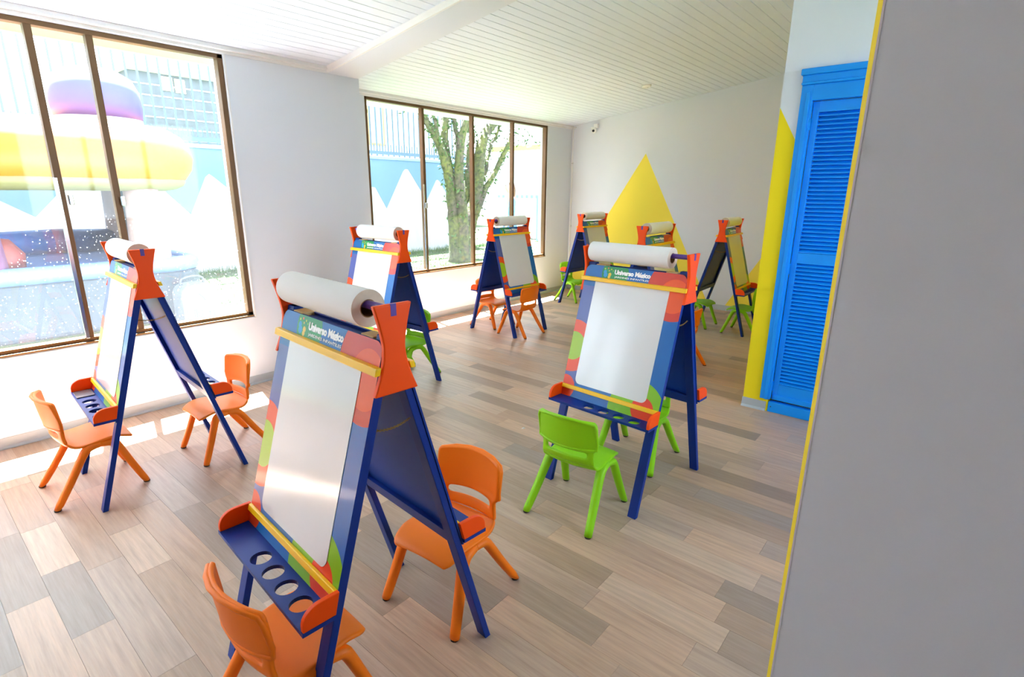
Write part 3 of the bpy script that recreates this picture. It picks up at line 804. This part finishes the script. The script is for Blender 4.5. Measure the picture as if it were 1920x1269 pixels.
# painted garden wall
XM = -11.0
gw = empty('garden_wall', (XM, 5, 0)); gi = Matrix.Translation(-Vector(gw.location))
def gpart(o): o.parent = gw; o.matrix_parent_inverse = gi; return o
gpart(box('wall_body', XM - .2, XM, -14, 11.2, -.05, 2.24, M['murwhite']))
gpart(box('coping', XM - .24, XM + .03, -14, 11.2, 2.24, 2.31, M['murcap'], bevel=.008))
prof = [(-14, 1.2), (-9, 1.9), (-7.5, 1.1), (-6, 1.8), (-5, 1.2), (-3.6, 1.95), (-2.2, 1.1), (-.9, 1.75), (.3, 1.5), (.75, 1.75), (1.73, 1.09), (2.45, 1.85), (3.0, 1.95), (3.16, 1.92), (3.917, 1.078),
        (4.25, 1.74), (4.326, 1.80), (4.41, 1.74), (5.3, .95), (5.95, 1.6), (6.02, 1.65), (6.1, 1.6), (6.75, 1.0), (7.55, 1.56), (7.85, 1.62), (8.02, 1.60), (8.318, 1.11), (8.86, 1.98), (8.93, 2.045), (9.03, 2.045), (9.1, 1.96), (9.61, 1.29),
        (9.95, 1.80), (10.02, 1.82), (10.1, 1.76), (10.6, 1.1), (11.2, 1.8)]
v = []; f = []
for y, z in prof: v += [(XM + .006, y, z), (XM + .006, y, 2.24), (XM - .01, y, z), (XM - .01, y, 2.24)]
for i in range(len(prof) - 1):
    a = 4 * i; b = a + 4; f += [(a, b, b + 1, a + 1), (a, a + 2, b + 2, b)]
gpart(obj('sky_mural', v, f, M['murblue']))
tag(gw, 'garden wall painted with white mountain peaks on a blue sky', 'wall')
# steel bar fence on top of it
mf = empty('steel_fence', (XM - .1, 5, 2.31)); base_inv = Matrix.Translation(-Vector(mf.location))
def fpart(o): o.parent = mf; o.matrix_parent_inverse = base_inv; return o
fpart(box('rail', XM - .13, XM - .07, -6, 11.2, 2.36, 2.44, M['fence']))
fpart(box('rail', XM - .13, XM - .07, -6, 11.2, 4.5, 4.56, M['fence']))
bm_ = None; y = -5.9; sp_ = MB()
while y < 11.15:
    if bm_ is None: o = box('bar', -.014, .014, -.014, .014, -.02, 2.55, M['fence']); bm_ = o.data
    else: o = link('bar', bm_)
    o.parent = mf; o.location = (0, y - 5, 0)
    sp_.box(XM - .11, XM - .09, y + .072, y + .092, 2.44, 2.60); y += .164
so = fpart(sp_.build('spike_row', M['fence'])); so['kind'] = 'stuff'
tag(mf, 'tall steel bar fence standing on the painted garden wall', 'fence')

# tree
TREE = [
 ([(-8.7, 8.45, -.06), (-8.7, 8.39, .82), (-8.7, 8.33, 1.39), (-8.7, 8.25, 1.83), (-8.72, 8.14, 2.2), (-8.74, 8.03, 2.46), (-8.76, 7.83, 2.75), (-8.8, 7.68, 2.98), (-8.85, 7.52, 3.16), (-8.9, 7.2, 3.6)], .17, .035),
 ([(-8.55, 8.48, -.06), (-8.55, 8.48, .82), (-8.55, 8.40, 1.61), (-8.53, 8.4, 2.15), (-8.5, 8.44, 2.58), (-8.45, 8.54, 2.91), (-8.4, 8.64, 3.28), (-8.3, 8.8, 4.2)], .15, .05),
 ([(-8.72, 8.36, 1.6), (-8.8, 8.28, 2.21), (-8.85, 8.28, 2.58), (-8.85, 8.33, 2.96), (-8.9, 8.39, 3.27), (-9, 8.5, 4.1)], .11, .06),
 ([(-8.9, 8.85, -.06), (-8.9, 9.05, .78), (-8.9, 9.30, 1.5), (-8.92, 9.42, 2.1), (-8.92, 9.5, 2.54), (-8.95, 9.68, 2.83), (-9, 10.01, 3.07), (-9.1, 10.36, 3.28), (-9.2, 10.9, 3.7)], .17, .09),
 ([(-8.84, 8.98, .4), (-8.8, 9.16, 1.03), (-8.8, 9.45, 1.53), (-8.78, 9.71, 1.84), (-8.75, 10.0, 2.26), (-8.7, 10.21, 2.63), (-8.7, 10.36, 3.0), (-8.65, 10.5, 3.5)], .10, .035),
 ([(-9.0, 8.85, .1), (-9.1, 9.15, 1.02), (-9.1, 9.23, 1.62), (-9.1, 9.28, 2.21), (-9.1, 9.36, 2.79), (-9.12, 9.3, 3.19), (-9.2, 9.2, 4.0)], .13, .05),
 ([(-9.0, 9.42, 1.40), (-9.0, 9.71, 2.01), (-9.05, 9.86, 2.36), (-9.1, 10.09, 2.71), (-9.1, 10.28, 2.96), (-9.1, 10.5, 3.5)], .06, .03),
 ([(-8.74, 8.0, 2.44), (-8.65, 7.89, 2.75), (-8.6, 7.76, 2.98), (-8.6, 7.65, 3.5)], .05, .025),
 ([(-8.56, 8.42, 2.1), (-8.7, 8.54, 2.58), (-8.75, 8.5, 2.92), (-8.75, 8.47, 3.28), (-8.8, 8.5, 4.0)], .06, .035),
]
tr = empty('garden_tree', (-8.7, 8.6, 0)); ti = Matrix.Translation(-Vector(tr.location)); rt_ = random.Random(9); tips = []
for P, r0, r1 in TREE:
    C_ = catmull(P, 4); n = len(C_)
    C_ = [p + Vector((rt_.uniform(-.012, .012), rt_.uniform(-.012, .012), 0)) for p in C_]
    R = [r0 + (r1 - r0) * (i / (n - 1)) ** .8 for i in range(n)]
    if P[0][2] < 0: R[0] *= 1.35; R[1] *= 1.15
    o = MB().tube(C_, R, 10).build('trunk' if P[0][2] < .5 else 'branch', M['bark'], tr, smooth=True); o.matrix_parent_inverse = ti
    tips += [(p, R[i]) for i, p in enumerate(C_) if p.z > .3]
v = []; f = []
def leaf(p, s):
    a = Vector((rt_.uniform(-1, 1), rt_.uniform(-1, 1), rt_.uniform(-.9, .5))).normalized(); b = a.orthogonal().normalized(); k = len(v)
    for q in (p, p + a * s * .5 + b * s * .2, p + a * s, p + a * s * .5 - b * s * .2): v.append(tuple(q))
    f.append((k, k + 1, k + 2, k + 3))
for _ in range(2600):
    p, r = rt_.choice(tips); d = Vector((rt_.uniform(-1, 1), rt_.uniform(-1, 1), rt_.uniform(-.4, .4))).normalized()
    leaf(p + d * (r * rt_.uniform(.9, 1.5)), rt_.uniform(.05, .12))
for _ in range(5200):
    c = Vector((-8.8, 8.8, 4.6)); d = Vector((rt_.gauss(0, 1), rt_.gauss(0, 1), rt_.gauss(0, .55)))
    q = c + Vector((d.x * 1.1, d.y * 1.3, d.z * 1.0))
    if q.z < 3.2: q.z = 3.2 + rt_.random() * .8
    leaf(q, rt_.uniform(.09, .18))
for _ in range(160):
    q = Vector((-8.6 + rt_.uniform(-.4, .3), rt_.uniform(10.2, 11.2), rt_.uniform(2.6, 3.3))); leaf(q, rt_.uniform(.06, .13))
o = obj('foliage', v, f, M['leaf'], tr); o['kind'] = 'stuff'; o.matrix_parent_inverse = ti
tag(tr, 'mossy many-stemmed tree on the lawn outside the garden window', 'tree')

# inflatable castle
M['inf_yellow'] = mat('inflatable_yellow', '#a05c18', .5, .35, var=.05, vscale=2)
M['inf_olive'] = mat('inflatable_olive', '#6f6846', .6, .3)
M['inf_pink'] = mat('inflatable_pink', '#86706a', .55, .3, var=.05, vscale=3)
M['inf_purple'] = mat('inflatable_lilac', '#454a8c', .5, .3, var=.05)
M['inf_mauve'] = mat('inflatable_mauve', '#6a4560', .5, .3)
M['inf_blue'] = mat('inflatable_blue', '#2f5594', .5, .35, var=.08, vscale=4)
M['inf_light'] = mat('inflatable_light_blue', '#5f78a8', .5, .35, var=.08, vscale=6)
M['inf_grey'] = mat('inflatable_grey_skirt', '#3c444c', .6, .3, var=.15, vscale=5)
M['inf_net'] = mat('inflatable_net', '#4d5352', .8, .2, var=.1)
M['inf_red'] = mat('inflatable_red', '#80403c', .5, .3)
CXc, CYc = -8.25, 1.50
bc = empty('bouncy_castle', (CXc, CYc, 0)); bi = Matrix.Translation(-Vector(bc.location))
def bpart(o): o.matrix_parent_inverse = bi; return o
def rsq(hx, hy, r, n=8):
    P = []
    for sx, sy, a0 in ((1, -1, -90), (1, 1, 0), (-1, 1, 90), (-1, -1, 180)):
        for i in range(n + 1):
            a = math.radians(a0 + 90 * i / n); P.append((CXc + sx * (hx - r) + r * math.cos(a), CYc + sy * (hy - r) + r * math.sin(a)))
    return P
def loop_tube(path, z, rad, rz, n=14, lump=0.0):
    P = [Vector((x, y, z)) for x, y in path]; k = len(P); v = []; f = []
    for i in range(k):
        t = (P[(i + 1) % k] - P[i - 1]).normalized(); o_ = Vector((t.y, -t.x, 0)); s_ = 1 + lump * math.sin(i * 2.4)
        for j in range(n):
            a = 2 * PI * j / n; v.append(tuple(P[i] + o_ * math.cos(a) * rad * s_ + Vector((0, 0, math.sin(a) * rz * s_))))
    for i in range(k):
        for j in range(n):
            f.append((i * n + j, ((i + 1) % k) * n + j, ((i + 1) % k) * n + (j + 1) % n, i * n + (j + 1) % n))
    return v, f
P = rsq(1.12, 1.12, .3); bpart(MB().prism(P, -.01, .58, lambda a, b, t: (a, b, t)).build('base_skirt', M['inf_grey'], bc, bevel=.05, seg=3))
bpart(MB().prism(rsq(1.0, 1.0, .25), .5, .70, lambda a, b, t: (a, b, t)).build('jump_floor', M['inf_blue'], bc, bevel=.03))
v, f = loop_tube(rsq(1.06, 1.06, .3), .65, .10, .09, 12, .03); bpart(obj('base_tube', v, f, M['inf_light'], bc, smooth=True))
v, f = loop_tube(rsq(.98, .98, .55, 10), 1.87, .36, .34, 16, .015); bpart(obj('roof_ring', v, f, M['inf_yellow'], bc, smooth=True))
v, f = loop_tube(rsq(.93, .93, .5, 10), 1.60, .30, .115, 14, .01); bpart(obj('roof_underside', v, f, M['inf_olive'], bc, smooth=True))
bpart(MB().lathe([(.9, 1.75), (.95, 1.95), (.8, 2.15), (.4, 2.24), (.02, 2.25)], 28, (CXc, CYc, 0)).build('roof_top', M['inf_yellow'], bc, smooth=True))
bpart(MB().lathe([(.02, 2.1), (.44, 2.1), (.445, 2.2), (.43, 2.32)], 28, (-8.15, 2.06, 0)).build('drum_band', M['murwhite'], bc, smooth=True))
bpart(MB().lathe([(.43, 2.30), (.45, 2.45), (.44, 2.62), (.38, 2.76), (.25, 2.84), (.02, 2.87)], 28, (-8.15, 2.06, 0)).build('drum', M['inf_purple'], bc, smooth=True))
for (x, y), m_ in (((-7.33, 2.12), 'inf_pink'), ((-7.33, .66), 'inf_mauve'), ((-9.15, 2.35), 'inf_pink'), ((-9.15, .66), 'inf_mauve')):
    bpart(MB().lathe([(.205, .6), (.20, .8), (.185, 1.1), (.175, 1.4), (.17, 1.62)], 20, (x, y, 0)).build('column', M[m_], bc, smooth=True))
bpart(box('net_wall', -9.1, -7.5, 2.27, 2.29, .7, 1.56, M['inf_net'], bc))
bpart(MB().tube([(-9.12, .7, .82), (-9.12, 1.5, .84), (-9.12, 2.2, .82)], .16, 12).build('back_bolster', M['inf_blue'], bc, smooth=True))
bpart(MB().tube([(-9.11, 1.55, .835), (-9.11, 1.75, .835)], .168, 12).build('bolster_patch', M['inf_mauve'], bc, smooth=True))
bpart(MB().lathe([(.05, .62), (.2, .68), (.22, .85), (.12, 1.0), (.02, 1.02)], 14, (-7.55, .82, 0)).build('step_pad', M['inf_red'], bc, smooth=True))
tag(bc, 'inflatable bouncy castle with yellow roof ring and lilac drum outside the near window', 'bouncy castle')

# air blower
M['bl_grey'] = mat('blower_plastic', '#606468', .6, .3, var=.08); M['bl_dark'] = mat('blower_dark', '#4a4f54', .6)
ab = empty('air_blower', (-6.75, 2.33, 0))
MB().prism(rounded_rect(-.20, .20, 0, .47, .13, .03, 8), -.16, .16, lambda a, b, t: (t, a, b)).build('housing', M['bl_grey'], ab, bevel=.03, seg=3)
MB().prism(rounded_rect(-.17, .17, .05, .40, .1, .03, 8), .158, .175, lambda a, b, t: (t, a, b)).build('front_cover', M['bl_grey'], ab, bevel=.01)
MB().tube(catmull([(-.03, -.13, .44), (-.02, -.12, .52), (0, 0, .55), (-.02, .10, .52), (-.03, .11, .45)], 4), .014, 8).build('handle', M['bl_dark'], ab, smooth=True)
for k in range(5): box('vent_slot', .172, .178, -.10 + .02 * k, -.09 + .02 * k, .10, .20, M['bl_dark'], ab)
box('socket', .172, .180, .06, .12, .06, .16, M['bl_dark'], ab, bevel=.004)
MB().tube(catmull([(.17, -.06, .40), (.19, .0, .34), (.185, .03, .29)], 4), .004, 6).build('cord', M['bl_dark'], ab)
tag(ab, 'grey plastic air blower standing on the lawn beside the bouncy castle', 'blower')

# neighbouring houses beyond the fence
M['brickdark'] = mat('dark_shingle', '#62656a', .85, .2, var=.2, vscale=4); M['houselight'] = mat('house_render', '#cfcac4', .85, .2, var=.06, vscale=1)
M['houseorange'] = mat('house_brick', '#c58a5a', .85, .2, var=.1); M['pane_far'] = mat('far_window_pane', '#8fa0a8', .15, .6); M['sign'] = mat('pale_yellow_sign', '#e5d9a0', .7)
hb = empty('shingled_house', (-18, 6.4, 0))
box('wall', -1.5, 0, -1.05, 1.3, 0, 4.62, M['brickdark'], hb)
for k in range(6): box('course_line', -.01, .012, -1.05, 1.3, 2.9 + .28 * k, 2.93 + .28 * k, M['houselight'], hb)
box('roof_edge', -1.6, .12, -1.25, 1.5, 4.62, 4.72, M['houselight'], hb)
box('sign', .0, .03, -.25, .02, 4.2, 4.56, M['sign'], hb); box('sign', .0, .03, .08, .34, 4.18, 4.54, M['sign'], hb)
tag(hb, 'dark shingled house behind the fence, above the blue mural near the castle', 'building')
hw = empty('rendered_house', (-20, 14.0, 0))
box('wall', -3, 0, -3.2, 5.5, 0, 8.5, M['houselight'], hw)
for (a, b, c, d) in ((-1.35, -.55, 3.4, 5.2), (.4, 1.2, 3.4, 5.2), (-1.35, -.55, 6, 7.4)):
    p_ = box('window', .0, .05, a, b, c, d, M['houseorange'], hw); box('pane', .05, .06, a + .1, b - .1, c + .1, d - .1, M['pane_far'], p_)
box('brick_band', .0, .08, -.3, .25, 2.2, 4.6, M['houseorange'], hw)
tag(hw, 'pale rendered house with orange brick beyond the fence, left of the tree', 'building')
hg = empty('grey_house', (-17, .2, 0))
box('wall', -3, 0, -4.5, 2.6, 0, 5.0, M['houselight'], hg)
for a in (-3.2, -1.6, 0.0, 1.5):
    p_ = box('window', .0, .05, a - .4, a + .4, 3.0, 4.2, M['bl_grey'], hg); box('pane', .05, .06, a - .33, a + .33, 3.07, 4.13, M['pane_far'], p_)
tag(hg, 'pale house behind the fence above the bouncy castle roof', 'building')

# corrugated fence and picket rail at the end of the garden
M['panel'] = mat('white_corrugated_sheet', '#c9cccf', .6, .3, var=.05); M['lime'] = mat('lime_trim', '#b9c95a', .7); M['skyrail'] = mat('light_blue_rail', '#6fa8d8', .6); M['lav'] = mat('lavender_board', '#b9b4cc', .7)
cf = empty('corrugated_fence', (-9, 14.6, 0))
x = -4.2
for k in range(36):
    MB().prism([(0, 0), (.05, -.035), (.13, -.035), (.18, 0), (.24, 0), (.24, .02), (0, .02)], 0, 2.86, lambda a, b, t: (a, b, t)).build('sheet', M['panel'], cf, loc=(x + k * .24, 0, 0))
box('top_trim', -4.2, 4.5, -.05, .04, 2.86, 3.02, M['lime'], cf)
tag(cf, 'white corrugated fence with a lime top edge at the end of the garden', 'fence')
pf = empty('picket_rail', (-9.5, 14.0, 0))
box('rail', -3, 3, -.03, .03, 1.33, 1.43, M['skyrail'], pf)
for k in range(30): box('picket', -2.95 + k * .2, -2.87 + k * .2, -.06, -.03, .05, 1.75, M['murwhite'], pf)
for xx in (-1.2, .2, 1.6): box('post', xx - .04, xx + .04, -.02, .04, 0, 1.38, M['skyrail'], pf)
tag(pf, 'white picket fence with a light blue rail beyond the tree', 'fence')

# woman standing in the garden
M['skin'] = mat('skin', '#c99a7e', .55, .3, var=.04); M['hair'] = mat('brown_hair', '#5a4030', .6, .3, var=.2, vscale=30); M['denim'] = mat('denim', '#5d83ad', .8, .2, var=.12, vscale=20)
M['top'] = mat('white_top', '#dedede', .8, .2); M['eye'] = mat('eye_dark', '#20181a', .3); M['lip'] = mat('lip', '#b06060', .5)
def skin(name, V, E_, R, m_, parent, root=0, lv=2):
    me = bpy.data.meshes.new(name); me.from_pydata(V, E_, []); me.update(); o = link(name, me, m_, parent)
    md = o.modifiers.new('skin', 'SKIN'); md.use_smooth_shade = True
    sl = me.skin_vertices[0].data if me.skin_vertices else None
    if sl is None:
        bm = bmesh.new(); bm.from_mesh(me); bm.verts.layers.skin.verify(); bm.to_mesh(me); bm.free(); sl = me.skin_vertices[0].data
    for i, r in enumerate(R): sl[i].radius = r if isinstance(r, tuple) else (r, r); sl[i].use_root = (i == root)
    ss = o.modifiers.new('sub', 'SUBSURF'); ss.levels = lv; ss.render_levels = lv
    return o
pe = empty('person', (-7.30, 8.62, -.005), math.radians(-40))
# local: faces -y ; x to her left
BV = [(0, 0, .92), (0, .01, 1.08), (0, 0, 1.25), (0, 0, 1.40), (0, -.005, 1.50), (0, -.02, 1.585), (0, -.02, 1.68),
      (.17, 0, 1.39), (.23, .02, 1.13), (.20, -.08, .92), (.19, -.11, .84), (-.17, 0, 1.39), (-.24, .02, 1.13), (-.21, -.08, .92), (-.20, -.11, .84),
      (.09, 0, .86), (.10, -.01, .48), (.10, .02, .09), (.10, -.10, .035), (-.09, 0, .86), (-.11, -.01, .48), (-.12, .02, .09), (-.13, -.10, .035)]
BE = [(0, 1), (1, 2), (2, 3), (3, 4), (4, 5), (5, 6), (3, 7), (7, 8), (8, 9), (9, 10), (3, 11), (11, 12), (12, 13), (13, 14), (0, 15), (15, 16), (16, 17), (17, 18), (0, 19), (19, 20), (20, 21), (21, 22)]
BR = [(.14, .10), (.12, .09), (.14, .10), (.12, .085), .05, (.075, .09), (.07, .085), .052, .04, .028, .024, .052, .04, .028, .024, .085, .055, .038, .034, .085, .055, .038, .034]
skin('body', BV, BE, BR, M['skin'], pe)
for sx in (1, -1):     # five separate fingers on each hand
    hx, hy, hz = sx * .195, -.12, .83
    for k, (dx, L) in enumerate(((-.024, .058), (-.009, .07), (.007, .075), (.022, .066))):
        skin('finger', [(hx + dx * .5, hy + .005, hz + .015), (hx + dx, hy - .004, hz - .02), (hx + dx, hy - .016, hz - L)], [(0, 1), (1, 2)], [.010, .009, .007], M['skin'], pe, lv=1)
    skin('thumb', [(hx - sx * .014, hy, hz + .02), (hx - sx * .04, hy - .014, hz - .005), (hx - sx * .046, hy - .024, hz - .03)], [(0, 1), (1, 2)], [.011, .010, .008], M['skin'], pe, lv=1)
skin('white_top', [(0, 0, .93), (0, .01, 1.08), (0, 0, 1.25), (0, -.002, 1.40), (0, 0, 1.44)], [(0, 1), (1, 2), (2, 3), (3, 4)], [(.15, .112), (.132, .104), (.15, .118), (.135, .098), (.07, .06)], M['top'], pe)
for sx in (1, -1):
    skin('denim_sleeve', [(sx * .13, 0, 1.41), (sx * .18, 0, 1.385), (sx * .235, .02, 1.13), (sx * .205, -.075, .93)], [(0, 1), (1, 2), (2, 3)], [.05, .066, .054, .044], M['denim'], pe)
    skin('denim_front', [(sx * .11, .03, 1.40), (sx * .125, .01, 1.2), (sx * .125, 0, .98)], [(0, 1), (1, 2)], [(.055, .09), (.05, .1), (.045, .1)], M['denim'], pe)
skin('jeans', [(0, 0, .95), (.085, 0, .85), (.10, -.01, .48), (.10, .02, .10), (-.085, 0, .85), (-.11, -.01, .48), (-.12, .02, .10)], [(0, 1), (1, 2), (2, 3), (0, 4), (4, 5), (5, 6)], [(.152, .115), .098, .067, .05, .098, .067, .05], M['denim'], pe)
skin('hair', [(0, .005, 1.745), (0, .04, 1.68), (0, .06, 1.55), (0, .06, 1.40), (.075, .01, 1.62), (.085, -.01, 1.42), (-.075, .01, 1.62), (-.085, -.01, 1.42)], [(0, 1), (1, 2), (2, 3), (1, 4), (4, 5), (1, 6), (6, 7)], [(.075, .07), (.085, .08), (.085, .06), (.06, .035), .032, .026, .032, .026], M['hair'], pe)
for sx in (1, -1):
    MB().lathe([(.001, -.008), (.008, -.005), (.010, 0), (.008, .005), (.001, .008)], 8, (sx * .03, -.100, 1.645)).build('eye', M['eye'], pe)
    MB().lathe([(.001, -.02), (.012, -.012), (.014, .004), (.006, .02)], 8, (sx * .078, -.015, 1.63)).build('ear', M['skin'], pe)
MB().tube([(0, -.100, 1.65), (0, -.118, 1.615), (0, -.103, 1.605)], [.008, .013, .008], 8).build('nose', M['skin'], pe)
MB().tube([(-.022, -.098, 1.578), (0, -.106, 1.577), (.022, -.098, 1.578)], [.004, .008, .004], 8).build('mouth', M['lip'], pe)
for sx, fx in ((1, .10), (-1, -.125)):
    MB().prism(rounded_rect(-.045, .045, -.15, .06, .03, .03), 0, .07, lambda a, b, t, fx=fx: (fx + a, b, t + .006)).build('shoe', M['top'], pe, bevel=.015)
tag(pe, 'person with long brown hair, white top and denim jacket standing outside the garden window', 'person')
